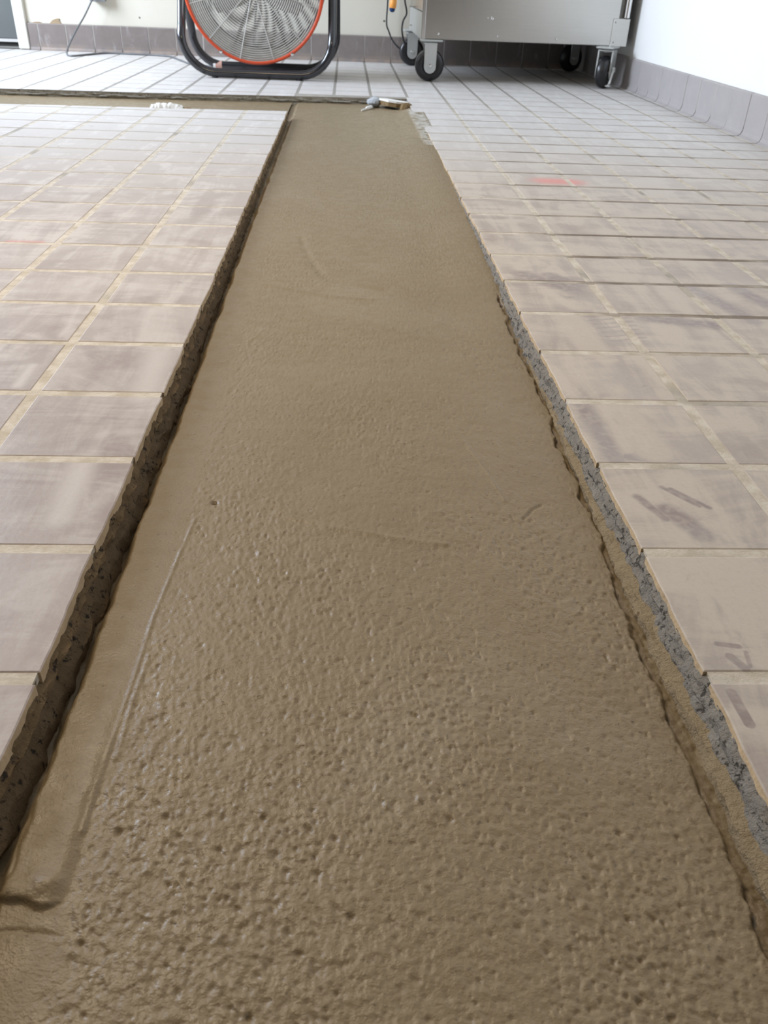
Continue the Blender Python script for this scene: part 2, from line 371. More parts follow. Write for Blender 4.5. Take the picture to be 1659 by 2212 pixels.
# numpy gradient noise
rng = np.random.default_rng(3); PERM = rng.permutation(256); PERM = np.concatenate([PERM, PERM])
GA = rng.random(256)*2*np.pi; GX, GY = np.cos(GA), np.sin(GA)
def perlin(x, y):
    xi = np.floor(x).astype(int); yi = np.floor(y).astype(int); xf = x-xi; yf = y-yi
    u_ = xf*xf*xf*(xf*(xf*6-15)+10); v_ = yf*yf*yf*(yf*(yf*6-15)+10)
    def g(a, b):
        h = PERM[(PERM[(xi+a) & 255]+yi+b) & 255]; return GX[h]*(xf-a)+GY[h]*(yf-b)
    a = g(0, 0)*(1-u_)+g(1, 0)*u_; b = g(0, 1)*(1-u_)+g(1, 1)*u_
    return a*(1-v_)+b*v_
def spots(x, y, seed, rad, keep):
    """scattered round dimples (negative) and grains (positive), one per jittered cell"""
    xi = np.floor(x).astype(int); yi = np.floor(y).astype(int); out = np.zeros(x.shape)
    for a in (-1, 0, 1):
        for b in (-1, 0, 1):
            h = PERM[(PERM[(PERM[(xi+a+seed) & 255]+yi+b) & 255]+(((xi+a) >> 8)*7+((yi+b) >> 8)*13)) & 255]
            h2 = PERM[(h+91) & 255]; h3 = PERM[(h2+37) & 255]; h4 = PERM[(h3+53) & 255]
            d2 = (x-xi-a-h/256)**2+(y-yi-b-h2/256)**2; r = rad*(0.5+h4/256)
            v = h3/255*2-1; v = np.where(np.abs(v) > keep, v, 0)
            out += v*np.exp(-d2/(r*r))
    return out
def sst(x, a, b): t = np.clip((x-a)/(b-a), 0, 1); return t*t*(3-2*t)
def pn(x, y): return float(perlin(np.array([x]), np.array([y]))[0])

# trench outline
XL, XR = 0.955, 4.055
def near_y(x): return 18.56+(x-0.94)*0.052          # near edge of the cross trench
def far_y(x): return 21.42+(x-0.5)*0.085 if x > -3 else 21.12+(x+3)*0.03
def left_x(y): return XL+0.018*pn(y*1.7, 3.3)+0.008*pn(y*7, 9.1)
def right_x(y): return XR+0.02*pn(y*1.3+40, 5.3)+0.010*pn(y*6, 2.1)-0.10*max(0, min(1, (y-16)/3))

# ------------------------------------------------------------------ setting
X0, X1, Y0, Y1, ZC = -17.5, 11.32, -14.0, 32.62, 18.0
GZ = -0.0045
fl = MB()
for d, z0, z1 in ((0.012, -0.05, GZ), (0.14, -1.2, -0.05)):        # grout layer out to the cut, slab core set back behind the rough edge
    pn_ = [(x, near_y(x)-d) for x in (XL-d, -3, -6, -12, -17.5)]
    fl.prism([(X0-1.5, Y0), (XL-d, Y0)]+pn_, z0, z1)
    fl.prism([(XR+d, Y0), (X1+1, Y0), (X1+1, Y1+1), (4.0+d, Y1+1), (4.0+d, 21.7), (3.955+d, 19.5), (XR+d, 16.0)], z0, z1)
    fp = [(x, far_y(x)+d) for x in (4.0+d, 2, 0, -3, -8, -17.5)]
    fl.prism([(4.0+d, Y1+1), (X0-1.5, Y1+1)] + fp[::-1], z0, z1)
fl.prism([(X0-1.5, Y0), (X1+1, Y0), (X1+1, Y1+1), (X0-1.5, Y1+1)], -1.6, -1.2)
FLOOR = tag(fl.build('floor', M_grout), 'pale quarry tile floor with a trench cut through it', kind='structure')

def wall(name, boxes, mat, label):
    mb = MB()
    for a, b in boxes: mb.box(a, b)
    return tag(mb.build(name, mat), label, kind='structure')
DX0, DX1 = -15.6, -9.78                                   # door opening in the back wall
WB = wall('wall_back', [((DX1, Y1, 0), (X1+1, Y1+1, ZC)), ((X0-1.5, Y1, 0), (DX0, Y1+1, ZC)), ((DX0, Y1, 13.4), (DX1, Y1+1, ZC))], M_cream, 'cream painted back wall behind the fan and steel cart')
wall('wall_right', [((X1, Y0, 0), (X1+1, Y1+1, ZC))], M_white, 'bright white painted wall on the right')
wall('wall_left', [((X0-1.5, Y0, -0.1), (X0, 17.3, ZC)), ((X0-1.5, 30.7, -0.1), (X0, Y1+1, ZC)), ((X0-1.5, 17.3, -0.1), (X0, 30.7, 5.8)), ((X0-1.5, 17.3, 14.0), (X0, 30.7, ZC))], M_cream, 'cream wall with a wide glazed opening')
wall('wall_front', [((X0-1.5, Y0-1, -0.1), (X1+1, Y0, ZC))], M_dim, 'unseen wall behind the viewer, darkened to cut bounce light')
wall('ceiling', [((X0-1.5, Y0-1, ZC), (X1+1, Y1+1, ZC+0.6))], M_ceil, 'off-white ceiling')
mb = MB()
for y in (17.3, 21.7, 26.0, 30.4): mb.box((X0-0.9, y, 5.8), (X0-0.5, y+0.3, 14.0))
for z in (5.8, 13.7): mb.box((X0-0.9, 17.3, z), (X0-0.5, 30.7, z+0.3))
tag(mb.build('window_1', M_win), 'grey framed glazed opening in the left wall', kind='structure')

# chip and specks on the back wall
mb = MB(); rnd = random.Random(5)
poly = [(-8.56, 0.86), (-8.50, 0.92), (-8.44, 0.97), (-8.36, 1.005), (-8.27, 1.03), (-8.17, 1.035), (-8.20, 0.98), (-8.17, 0.93), (-8.13, 0.86)]
mb.prism(poly, Y1-0.035, Y1+0.01, 'y')
mb.prism([(-9.2, 0.86), (-9.1, 0.90), (-8.95, 0.91), (-8.85, 0.89), (-8.8, 0.86)], Y1-0.02, Y1+0.01, 'y')
mb.build('chipped_plaster', M_chip, WB)
for x, z, r in ((-5.27, 1.16, 0.03), (3.71, 1.35, 0.035), (-2.2, 1.9, 0.02)):
    MB().lathe([(0.0, -0.012), (r, -0.008), (r*1.2, 0.01)], (x, Y1, z), (0, 1, 0), 9).build('nail_hole', M_strut, WB)

# baseboards: coved tiles, one by one
BH = 0.87
def baseboard(name, label, axis, a0, a1, off, mat):
    bk = MB()
    if axis == 'x': bk.box((a0, off-0.078, -0.02), (a1, off+0.02, BH-0.015))
    else: bk.box((off-0.078, a0, -0.02), (off+0.02, a1, BH-0.015))
    root = tag(bk.build(name, M_bgrout), label, kind='structure')
    prof = [(0.0, BH), (-0.055, BH), (-0.085, BH-0.03), (-0.085, 0.22), (-0.095, 0.10), (-0.125, 0.035), (-0.17, 0.006), (-0.17, -0.015), (0.0, -0.015)]
    k = math.floor(a0); r = random.Random(4)
    while k < a1:
        s, e = max(k+0.016, a0), min(k+0.984, a1)
        if e-s > 0.1:
            m = MB(); d = (r.random()-0.5)*0.012
            if axis == 'x': m.prism([(p[0]+off+d, p[1]) for p in prof], s, e, 'x')
            else: m.prism([(p[0]+off+d, p[1]) for p in prof], s, e, 'y')
            m.build('tile', mat, root)
        k += 1
    return root
baseboard('baseboard_back', 'brown coved tile baseboard along the back wall', 'x', DX1+0.42, X1-0.1, Y1, M_base)
baseboard('baseboard_right', 'grey hazed coved tile baseboard along the right wall', 'y', Y0, Y1-0.1, X1, M_baser)

# door in the back wall
DR = MB().box((DX0+0.35, Y1+0.45, 0.30), (DX1-0.10, Y1+0.75, 13.0), bev=0.03).build('door_1', M_doorm)
tag(DR, 'grey metal door in the back wall with dark edge seal', kind='structure')
MB().box((DX0+0.35, Y1+0.42, 0.20), (DX1-0.1, Y1+0.5, 0.30)).build('kick_strip', M_bright, DR, )
sl = MB().box((DX1-0.10, Y1+0.40, 0.0), (DX1, Y1+0.8, 13.2)).box((DX0, Y1+0.5, 0.02), (DX1-0.1, Y1+0.8, 0.20)).build('door_seal', M_seal, DR)
MB().box((DX0+0.1, Y1+0.1, -0.005), (DX1, Y1+0.55, 0.06), bev=0.02).build('threshold', M_strut, DR)
jb = MB().box((DX1, Y1-0.14, 0.02), (DX1+0.40, Y1+0.5, 13.6), bev=0.03).box((DX0-0.4, Y1-0.14, 0.02), (DX0, Y1+0.5, 13.6), bev=0.03).box((DX0-0.4, Y1-0.14, 13.4), (DX1+0.4, Y1+0.5, 13.8), bev=0.03)
tag(jb.build('trim_1', M_jamb), 'cream painted metal door jamb', kind='structure')

# ------------------------------------------------------------------ floor tiles
G = 0.040                                                 # half a joint
def in_trench(i, j):
    if 1 <= i <= 3 and j < 22: return True
    if i <= 0 and 19 <= j <= 20: return True
    return False
def clip_tile(i, j):
    x0, x1, y0, y1 = i+G, i+1-G, j+G, j+1-G
    P = None
    if j <= 17 and i == 0:
        ys = [y0+(y1-y0)*k/12 for k in range(13)]
        P = [(x0, y1), (x0, y0)] + [(min(x1+0.03, left_x(y)), y) for y in ys]
    elif i == 4 and j <= 21:
        ys = [y1-(y1-y0)*k/12 for k in range(13)]
        P = [(x1, y0), (x1, y1)] + [(max(right_x(y), 3.93), y) for y in ys]
    elif i <= 0 and j == 18:
        xs = [x1-(x1-x0)*k/8 for k in range(9)]
        if i == 0: xs = [left_x(18.3)-(left_x(18.3)-x0)*k/8 for k in range(9)]
        P = [(x0, y0), (xs[0], y0)] + [(x, near_y(x)+0.012*pn(x*6, 1.7)) for x in xs]
    elif i <= 3 and j == 21:
        xs = [x0+(x1-x0)*k/8 for k in range(9)]
        P = [(x1, y1), (x0, y1)] + [(x, min(y1-0.03, far_y(x)+0.015*pn(x*6, 8.7))) for x in xs]
    return P
def tile_prism(P, rnd):
    mb = MB(); n = len(P); cx = sum(p[0] for p in P)/n; cy = sum(p[1] for p in P)/n
    dz = (rnd.random()-0.5)*0.003; e = 0.008
    def ins(p):
        dx, dy = cx-p[0], cy-p[1]; return (p[0]+math.copysign(min(e, abs(dx)*0.5), dx), p[1]+math.copysign(min(e, abs(dy)*0.5), dy))
    Q = [ins(p) for p in P]
    vs = [(x, y, -0.075) for x, y in P]+[(x, y, -0.004+dz) for x, y in P]+[(x, y, dz) for x, y in Q]
    mb.add(vs, [(k, (k+1) % n, n+(k+1) % n, n+k) for k in range(n)], 1)
    mb.add(vs, [(n+k, n+(k+1) % n, 2*n+(k+1) % n, 2*n+k) for k in range(n)], 0)
    mb.add(vs, [list(range(2*n, 3*n))], 0)
    return mb
a = G
def std_tile():
    P = [(-0.5+a, -0.5+a), (0.5-a, -0.5+a), (0.5-a, 0.5-a), (-0.5+a, 0.5-a)]
    class Z:
        def random(s): return 0.5
    return tile_prism(P, Z())
def finish(mb, name, side=None):
    me = bpy.data.meshes.new(name); me.from_pydata([tuple(p*U) for p in mb.v], [], mb.f)
    me.materials.append(M_tile); me.materials.append(side or M_clay); me.polygons.foreach_set('material_index', mb.mi); me.update(); return me
STD = finish(std_tile(), 'floor_tile')
def seen(x, y, m=0.04):
    d = Vector((x-CX, y-CY, -CZ)); z = d.dot(fwd)
    if z < 0.5: return None
    u_ = 0.5+1766.6*d.dot(rt)/z/1659; v_ = 0.5-1766.6*d.dot(up)/z/2212
    return (u_, v_, z) if (-m-0.06/z*4 < u_ < 1+m+0.24/z and -m < v_ < 1+m) else None
cells = []
for i in range(-17, 12):
    for j in range(-13, 33):
        if in_trench(i, j): continue
        s = max((seen(i+fx, j+fy) or (0, 0, 1e9) for fx in (0, .5, 1) for fy in (0, .5, 1)), key=lambda q: -q[2])
        cells.append((s[2] + math.hypot(i+.5-CX, 0)*0.05, i, j))
cells.sort()
rnd = random.Random(11); stuff = MB()
for k, (d, i, j) in enumerate(cells):
    P = clip_tile(i, j); solo = k < 300 and d < 1e8
    if i == 11: P = [(11+a, j+a), (11.25, j+a), (11.25, j+1-a), (11+a, j+1-a)]
    if j == 32 and P is None: P = [(i+a, 32+a), (i+1-a, 32+a), (i+1-a, 32.58), (i+a, 32.58)]
    if solo and P is None:
        o = bpy.data.objects.new('tile', STD); C.objects.link(o); o.parent = FLOOR
        o.location = Vector((i+.5, j+.5, (rnd.random()-.5)*0.003))*U
        o.rotation_euler = ((rnd.random()-.5)*0.004, (rnd.random()-.5)*0.004, (rnd.random()-.5)*0.006)
    elif solo:
        o = bpy.data.objects.new('tile', finish(tile_prism(P, rnd), 'floor_tile_cut', M_wallX if j == 21 else None)); C.objects.link(o); o.parent = FLOOR
    else:
        mb = tile_prism(P or [(i+a, j+a), (i+1-a, j+a), (i+1-a, j+1-a), (i+a, j+1-a)], rnd)
        b = len(stuff.v); stuff.v += mb.v; stuff.f += [[b+q for q in f] for f in mb.f]; stuff.mi += mb.mi
o = bpy.data.objects.new('far_tiles', finish(stuff, 'far_tiles')); C.objects.link(o); o.parent = FLOOR; o['kind'] = 'stuff'

# ------------------------------------------------------------------ trench walls (rough cut mortar bed)
def strip(name, mat, ts, profile, amp, freq, seed, path):
    """profile: list of (offset into trench, z); path(t, off) -> x, y"""
    vs = []; fs = []; n = len(profile)
    for q, t in enumerate(ts):
        for k, (o_, z) in enumerate(profile):
            w_ = amp*(pn(t*freq+seed, k*0.9+seed)+0.5*pn(t*freq*2.7, k*2.1+seed*3))*(0.0 if k == 0 else 0.25 if k in (1, n-1) else 1)
            x, y = path(t, o_+w_); vs.append((x, y, z+(0.5*amp*pn(t*freq*1.4+9, k*1.3+seed) if 1 < k < n-1 else 0)))
    for q in range(len(ts)-1):
        for k in range(n-1): fs.append((q*n+k, q*n+k+1, (q+1)*n+k+1, (q+1)*n+k))
    mb = MB().add(vs, fs); o = mb.build(name, mat, FLOOR, smooth=True); return o
ysl = list(np.concatenate([np.arange(-6, 4, 0.03), np.arange(4, 18.58, 0.06), [18.58]]))
strip('trench_edge', M_wallL, ysl, [(-0.03, GZ-0.02), (-0.014, GZ-0.016), (0.0, -0.055), (0.012, -0.08), (0.025, -0.11), (-0.02, -0.15), (-0.02, -0.19), (0.02, -0.22), (0.03, -0.25), (0.045, -0.29), (0.06, -0.48)], 0.042, 6.0, 1.3,
      lambda t, o_: (left_x(t)+o_, t))
ysr = list(np.concatenate([np.arange(-6, 6, 0.025), np.arange(6, 21.75, 0.06)]))
strip('trench_edge', M_wallR, ysr, [(-0.03, GZ-0.02), (-0.014, GZ-0.016), (-0.004, -0.035), (0.008, -0.05), (0.02, -0.075), (0.022, -0.10), (0.03, -0.125), (0.034, -0.15), (0.04, -0.19), (0.05, -0.40)], 0.030, 9.0, 4.1,
      lambda t, o_: (right_x(t)-o_, t))
strip('mortar_ledge', M_ledge, list(np.arange(-6, 6.2, 0.03)), [(0.02, -0.135), (0.035, -0.150), (0.055, -0.163), (0.075, -0.175), (0.09, -0.20), (0.10, -0.40)], 0.035, 6.0, 7.7,
      lambda t, o_: (right_x(t)-o_*(1-0.75*max(0, min(1, (t-1.5)/4))), t))
xs = list(np.arange(-17.5, 4.01, 0.07))
strip('trench_edge', M_wallX, xs, [(-0.03, GZ-0.02), (-0.014, GZ-0.016), (-0.005, -0.06), (0.01, -0.085), (0.02, -0.11), (0.0, -0.14), (0.02, -0.17), (0.05, -0.20), (0.06, -0.4)], 0.05, 4.0, 2.9,
      lambda t, o_: (t, far_y(t)-o_))
strip('trench_edge', M_wallX, list(np.arange(-17.5, 0.96, 0.1)), [(-0.03, GZ-0.02), (-0.014, GZ-0.016), (0.0, -0.06), (0.02, -0.1), (0.01, -0.15), (0.03, -0.2), (0.04, -0.4)], 0.03, 4.0, 6.9,
      lambda t, o_: (t, near_y(t)+o_))

# ------------------------------------------------------------------ wet concrete infill
def segd(X, Y, pts):
    d = np.full(X.shape, 9.0)
    for (ax, ay), (bx, by) in zip(pts[:-1], pts[1:]):
        L = (bx-ax)**2+(by-ay)**2; t = np.clip(((X-ax)*(bx-ax)+(Y-ay)*(by-ay))/L, 0, 1)
        d = np.minimum(d, np.hypot(X-ax-t*(bx-ax), Y-ay-t*(by-ay)))
    return d
CRACK_SHADE = []
def height(X, Y):
    z = np.full(X.shape, -0.195)
    z += 0.012*perlin(X*0.8, Y*0.5)+0.008*perlin(X*1.7+9, Y*0.9+4)
    z += 0.035*sst(Y, 4, 9)                                             # fills higher further away
    z += 0.095*sst(Y, 5, 15)*sst(X, 2.6, 4.0)                           # almost flush at the far right
    z += 0.055*sst(Y, 2.5, 7)*sst(X, 3.3, 4.0)*(1-sst(Y, 14, 17))
    z += 0.075*sst(Y, 14.5, 17.5)*sst(X, 3.45, 4.0)*(1-sst(Y, 19.0, 20.0))
    rough = sst(X, 1.26, 1.42)*(1.0-0.3*sst(Y, 0.6, 2.2))*(1-0.25*sst(Y, 3.0, 8.0))
    rough = np.maximum(rough, 0.08)*(0.62+0.9*np.clip(perlin(X*1.3+3, Y*0.8+7)+0.25, 0, 1))
    r = perlin(X*9+1, Y*8+5)*0.5+perlin((X+0.3*Y)*30+3, (Y-0.3*X)*26)*0.55
    z += 0.0040*rough*r
    u_, v_ = (X+0.55*Y)*0.88, (Y-0.55*X)*0.88
    z += 0.0042*rough*spots(u_*40, v_*26, 5, 0.42, 0.25)
    z += 0.0036*rough*spots(u_*66, v_*46, 77, 0.45, 0.2)
    z -= 0.0125*rough*np.clip(-spots(u_*24, v_*19, 31, 0.20, 0.55), 0, 2)
    z -= 0.0080*rough*np.clip(-spots(u_*37+5, v_*28, 57, 0.22, 0.55), 0, 2)
    z += 0.0060*rough*np.clip(spots(u_*17, v_*13, 131, 0.18, 0.82), 0, 2)
    # trowel marks
    def ridge(pts, h, w): return h*np.exp(-(segd(X, Y, pts)/w)**2)
    z += ridge([(1.40, 1.6), (1.37, 1.29), (1.325, 0.66), (1.32, 0.21), (1.31, -0.09), (1.30, -0.45), (1.30, -0.66)], 0.007, 0.010)*(0.55+0.9*np.clip(perlin(X*2, Y*5)+0.3, 0, 1))
    z += ridge([(1.36, 0.35), (1.345, 0.0), (1.35, -0.3)], 0.006, 0.012)
    z += ridge([(1.22, 6.36), (1.8, 6.08), (2.31, 5.88), (2.61, 5.82)], 0.012, 0.04)
    z -= ridge([(1.76, 8.14), (1.9, 7.3), (2.09, 6.59), (2.41, 6.28), (2.77, 6.14)], 0.012, 0.05)
    z += ridge([(3.23, 2.67), (3.32, 2.33), (3.41, 1.86)], 0.006, 0.012)
    z += ridge([(1.91, 1.68), (2.21, 1.53), (2.73, 1.38), (2.95, 1.34)], 0.008, 0.025)
    z -= ridge([(3.50, 1.64), (3.53, 1.67), (3.58, 1.75), (3.65, 1.80)], 0.012, 0.010)
    z -= ridge([(1.49, 1.79), (1.495, 1.79)], 0.035, 0.016)
    # crack where the infill pulls from the right edge
    crk = [(3.985, 6.05), (3.99, 5.33), (3.96, 4.63), (3.985, 3.83), (3.99, 3.11), (3.94, 2.64), (3.965, 2.1), (3.95, 1.83), (3.975, 1.58), (3.92, 1.09), (3.905, 0.63), (3.905, 0.34), (3.895, 0.07), (3.90, -0.16), (3.89, -0.47), (3.90, -0.7), (3.89, -1.01), (3.88, -3)]
    d = segd(X+0.030*perlin(X*3, Y*5)+0.018*perlin(X*9, Y*14)+0.008*perlin(X*20, Y*40), Y, crk)
    cm = (0.06+0.94*sst(perlin(X*2, Y*2.7+3), -0.12, 0.25))
    z -= 0.040*np.exp(-(d/0.010)**2)*cm
    cxs = np.interp(Y, [p[1] for p in crk[::-1]], [p[0] for p in crk[::-1]])
    z -= 0.034*sst(X+0.030*perlin(X*3, Y*5)+0.018*perlin(X*9, Y*14)+0.008*perlin(X*20, Y*40)-cxs, -0.004, 0.016)*(1-sst(Y, 4.5, 6.3))
    z += 0.006*perlin(X*25, Y*30)*sst(X-cxs, 0.0, 0.02)*(1-sst(Y, 4.5, 6.3))
    CRACK_SHADE.append((np.exp(-(d/0.016)**2)*cm).ravel())  # mask for the painted shade along the crack
    
    # the lump left where a trowel stopped, bottom left
    yy = -0.955+0.030*np.sin((X-1.05)*24)*sst(X, 1.1, 1.2)+0.03*perlin(X*9, X*0+3)
    z += 0.020*sst(Y, yy-0.008, yy+0.012)*(1-sst(Y, -0.6, 0.35))*(1-sst(X+0.03*perlin(Y*6, X*0+1), 1.255, 1.325))
    z += 0.020*np.exp(-((Y+0.90)/0.05)**2)*(0.6+0.8*perlin(X*12+3, Y*12))*(1-sst(X, 1.27, 1.32))*sst(Y, yy-0.01, yy+0.01)
    z -= 0.007*np.exp(-((Y+1.065+0.1*(X-1.12)+0.02*perlin(X*14, Y*4))/0.012)**2)*(1-sst(X, 1.28, 1.36))
    # gutter left along the left wall
    z -= 0.115*(1-sst(X+0.03*perlin(Y*2.3, X*0+2)+0.012*perlin(Y*11, X*0+6), 1.01, 1.085))*(1-0.6*sst(Y, 6, 14))
    led = segd(X, Y, [(0.985, 0.42), (1.0, 0.16), (1.02, -0.08), (1.05, -0.29), (1.05, -0.57), (1.06, -0.86)])
    z -= 0.012*np.exp(-((led-0.02+0.02*perlin(X*12,Y*9))/0.009)**2)*sst(Y, -0.95, -0.8)*(1-sst(Y, 0.3, 0.5))
    # thin spill feathered over the tile edge at the far right
    ed = 3.955+(0.045+0.06*perlin(Y*2.3, X*0+4)+0.11*perlin(Y*5.5, X*0+8))*sst(Y, 14.6, 16.5)*(1-sst(Y, 19.0, 19.7))
    ed = np.minimum(ed, 4.05)
    z = np.maximum(z, np.where((Y > 14.4) & (Y < 19.8), 0.006*np.clip((ed-X)/0.05, -6, 1)-0.004+0.004*perlin(X*12, Y*9)-0.28*np.clip(3.9-X, 0, 9)-0.06*(1-sst(Y, 14.4, 16.0)), -9))
    # hollow beside the rubble at the far right
    z -= 0.10*np.exp(-(((X-3.75)/0.33)**2+((Y-20.75)/0.45)**2))
    return z
ys = [-4.2]
while ys[-1] < 21.95:
    y = ys[-1]; ys.append(y+0.0068*max(1.0, (y+3.6)/2.4) if y > -1.75 else y+0.03)
ys = np.array(ys); xn = np.linspace(0.90, 4.22, 515)
def grid(xa, ya):
    X, Y = np.meshgrid(xa, ya); Z = height(X, Y); n, m = X.shape
    idx = np.arange(n*m).reshape(n, m)
    q = np.stack([idx[:-1, :-1], idx[:-1, 1:], idx[1:, 1:], idx[1:, :-1]], -1).reshape(-1, 4)
    return np.stack([X, Y, Z], -1).reshape(-1, 3), q
v1, q1 = grid(xn, ys)
xb = np.linspace(-17.4, 0.90, 260); yb = np.linspace(0, 1, 34)
Xb, Tb = np.meshgrid(xb, yb); ny = 18.5+(Xb-0.94)*0.052-0.05; fy = np.where(Xb > -3, 21.42+(Xb-0.5)*0.085, 21.12+(Xb+3)*0.03)+0.06
Yb = ny+(fy-ny)*Tb; Zb = height(np.full_like(Xb, 1.6)+0*Xb, Yb)+0.012*perlin(Xb*1.3, Yb*1.3)
i2 = np.arange(Xb.size).reshape(Xb.shape)+len(v1)
q2 = np.stack([i2[:-1, :-1], i2[:-1, 1:], i2[1:, 1:], i2[1:, :-1]], -1).reshape(-1, 4)
V = np.concatenate([v1, np.stack([Xb, Yb, Zb], -1).reshape(-1, 3)]); Q = np.concatenate([q1, q2])
me = bpy.data.meshes.new('concrete_infill'); me.vertices.add(len(V)); me.vertices.foreach_set('co', (V*U).ravel())
me.loops.add(Q.size); me.loops.foreach_set('vertex_index', Q.ravel().astype(np.int32))
me.polygons.add(len(Q)); me.polygons.foreach_set('loop_start', np.arange(0, Q.size, 4, dtype=np.int32))
me.polygons.foreach_set('use_smooth', np.ones(len(Q), bool)); me.materials.append(M_conc); me.update(calc_edges=True); me.validate()
at_ = me.attributes.new('stain_and_crack_shade', 'FLOAT', 'POINT'); at_.data.foreach_set('value', np.concatenate(CRACK_SHADE).astype(np.float32))
conc = bpy.data.objects.new('concrete_infill', me); C.objects.link(conc)
tag(conc, 'wet brown-grey concrete filling the T-shaped trench in the tile floor', 'concrete')

# ------------------------------------------------------------------ rubble in the cross trench
def single(mb, name, mat, label, cat, origin, smooth=False, group=None):
    o = mb.build(name, mat, None, origin, smooth); return tag(o, label, cat, group)
single(blob(MB(), (3.04, 20.95, -0.02), (0.20, 0.30, 0.14), 21), 'rubble_stone', M_stone, 'pale grey broken stone lying in the trench left of the broken tile', 'rubble', (3.06, 20.95, -0.2))
tl = thing('broken_tile', 'broken white-dusted tile piece tilted over a brown hollow in the trench corner', 'tile', (3.6, 20.7, -0.15))
T = Matrix.Translation((3.60, 20.68, 0.03)) @ Matrix.Rotation(0.10, 4, 'Y') @ Matrix.Rotation(-0.06, 4, 'X')
top = [(-0.42, 0.1), (-0.2, -0.28), (0.0, -0.36), (0.22, -0.30), (0.34, -0.1), (0.30, 0.25), (0.05, 0.42), (-0.2, 0.5)]
MB().prism(top, -0.015, 0.03, T=T).build('dusty_top', M_plaster, tl, (3.6, 20.7, -0.15))
MB().prism([(x*0.96, y*0.96) for x, y in top], -0.11, -0.015, T=T).build('clay_body', M_brown, tl, (3.6, 20.7, -0.15))
single(blob(MB(), (3.86, 20.35, -0.06), (0.20, 0.18, 0.12), 33), 'clay_chunk', M_brown, 'small brown clay chunk against the trench edge right of the broken tile', 'rubble', (3.86, 20.35, -0.2))
single(MB().tube(spline([(2.72, 20.2, -0.135), (2.86, 20.45, -0.12), (3.0, 20.7, -0.11)]), [0.02]*8+[0.05]*8+[0.03], 6), 'splinter', M_plaster, 'thin pale splinter lying on the concrete left of the grey stone', 'debris', (2.86, 20.45, -0.14))
# crumpled white strip on the near edge of the cross trench
mb = MB(); vs = []; fs = []; nu, nv = 44, 9
for k in range(nu):
    t = k/(nu-1); x = -2.19+0.72*t; h = 0.13*math.sin(math.pi*min(1, 0.12+t*0.86))**0.4
    for m_ in range(nv):
        a_ = m_/(nv-1); yy = near_y(x)-0.08+0.36*a_+0.03*pn(t*9, a_*3)
        vs.append((x+0.02*pn(t*7, a_*5), yy, -0.02+h*math.sin(math.pi*a_)**0.6*(0.85+0.32*pn(t*13, a_*2.0)+0.07*math.sin(t*30+3*a_))+0.02*pn(t*12, a_*4)))
for k in range(nu-1):
    for m_ in range(nv-1): fs.append((k*nv+m_, k*nv+m_+1, (k+1)*nv+m_+1, (k+1)*nv+m_))
mb.add(vs, fs)
single(mb, 'plaster_strip', M_plaster, 'crumpled ridged white plaster strip on the near edge of the cross trench', 'debris', (-1.8, 18.45, 0), True)
single(blob(MB(), (-1.36, 18.52, -0.03), (0.12, 0.10, 0.06), 8), 'dark_pebble', M_brown, 'small dark brown lump beside the end of the crumpled white plaster', 'rubble', (-1.36, 18.52, -0.08))

# ------------------------------------------------------------------ drum fan
FO = (-0.33, 26.5, 0.0)
fan = thing('drum_fan', 'large drum floor fan with orange-red rim on a dark tube stand', 'fan', FO)
FT = Matrix.Translation((-0.36, 26.55, 2.50)) @ Matrix.Rotation(math.radians(5.5), 4, 'X')      # drum local: axis y, front at -1.25
RD = 2.03
AX = (0, 1, 0)
def fb(mb, name, mat, par=fan, smooth=True): return mb.xf(FT).build(name, mat, par, FO, smooth)
drum = fb(MB().lathe([(RD, -1.22), (RD, 1.22), (RD-0.03, 1.22), (RD-0.03, -1.22)], (0, 0, 0), AX, 72, closed=True), 'drum', M_drum)
rim = MB()
rim.lathe([(RD-0.05+0.055*math.cos(t), -1.25+0.07*math.sin(t)) for t in [2*math.pi*k/10 for k in range(10)]], (0, 0, 0), AX, 80, closed=True)
fb(rim, 'front_rim', M_orange)
rim = MB().lathe([(RD-0.03+0.06*math.cos(t), 1.25+0.06*math.sin(t)) for t in [2*math.pi*k/8 for k in range(8)]], (0, 0, 0), AX, 72, closed=True)
fb(rim, 'rear_rim', M_strut)
def rings(y, r0, r1, n, rad, dome):
    m = MB()
    for k in range(n):
        r = r0+(r1-r0)*k/(n-1); yy = y+dome*(1-(r/r1)**2)
        m.tube([(r*math.cos(2*math.pi*q/60), yy, r*math.sin(2*math.pi*q/60)) for q in range(60)], rad, 4, closed=True)
    return m
fb(rings(-1.27, 0.30, RD-0.09, 28, 0.018, -0.10), 'front_grille', M_wire)
fb(rings(1.22, 0.30, RD-0.06, 24, 0.018, 0.06), 'rear_grille', M_wire)
for k in range(12):
    t = 2*math.pi*(k+0.5)/12; c, s = math.cos(t), math.sin(t)
    fb(MB().tube([(r*c, -1.285-0.10*(1-(r/1.94)**2), r*s) for r in (0.25, 0.7, 1.2, 1.6, RD-0.05)], 0.016, 5), 'grille_rib', M_wire)
for t in (math.radians(244), math.radians(292), math.radians(64), math.radians(112)):
    c, s = math.cos(t), math.sin(t); 
    m = MB().box((0.2, 1.02, -0.05), (RD-0.02, 1.12, 0.05)); m.xf(Matrix.Rotation(-t, 4, 'Y')); fb(m, 'motor_strut', M_strut, smooth=False)
fb(MB().lathe([(0, -1.43), (0.16, -1.43), (0.25, -1.41), (0.28, -1.36), (0.25, -1.33), (0, -1.33)], (0, 0, 0), AX, 32), 'front_badge', M_hubblk)
fb(MB().lathe([(0.28, -1.36), (0.30, -1.39), (0.32, -1.36), (0.30, -1.33)], (0, 0, 0), AX, 32, closed=True), 'badge_ring', M_bright)
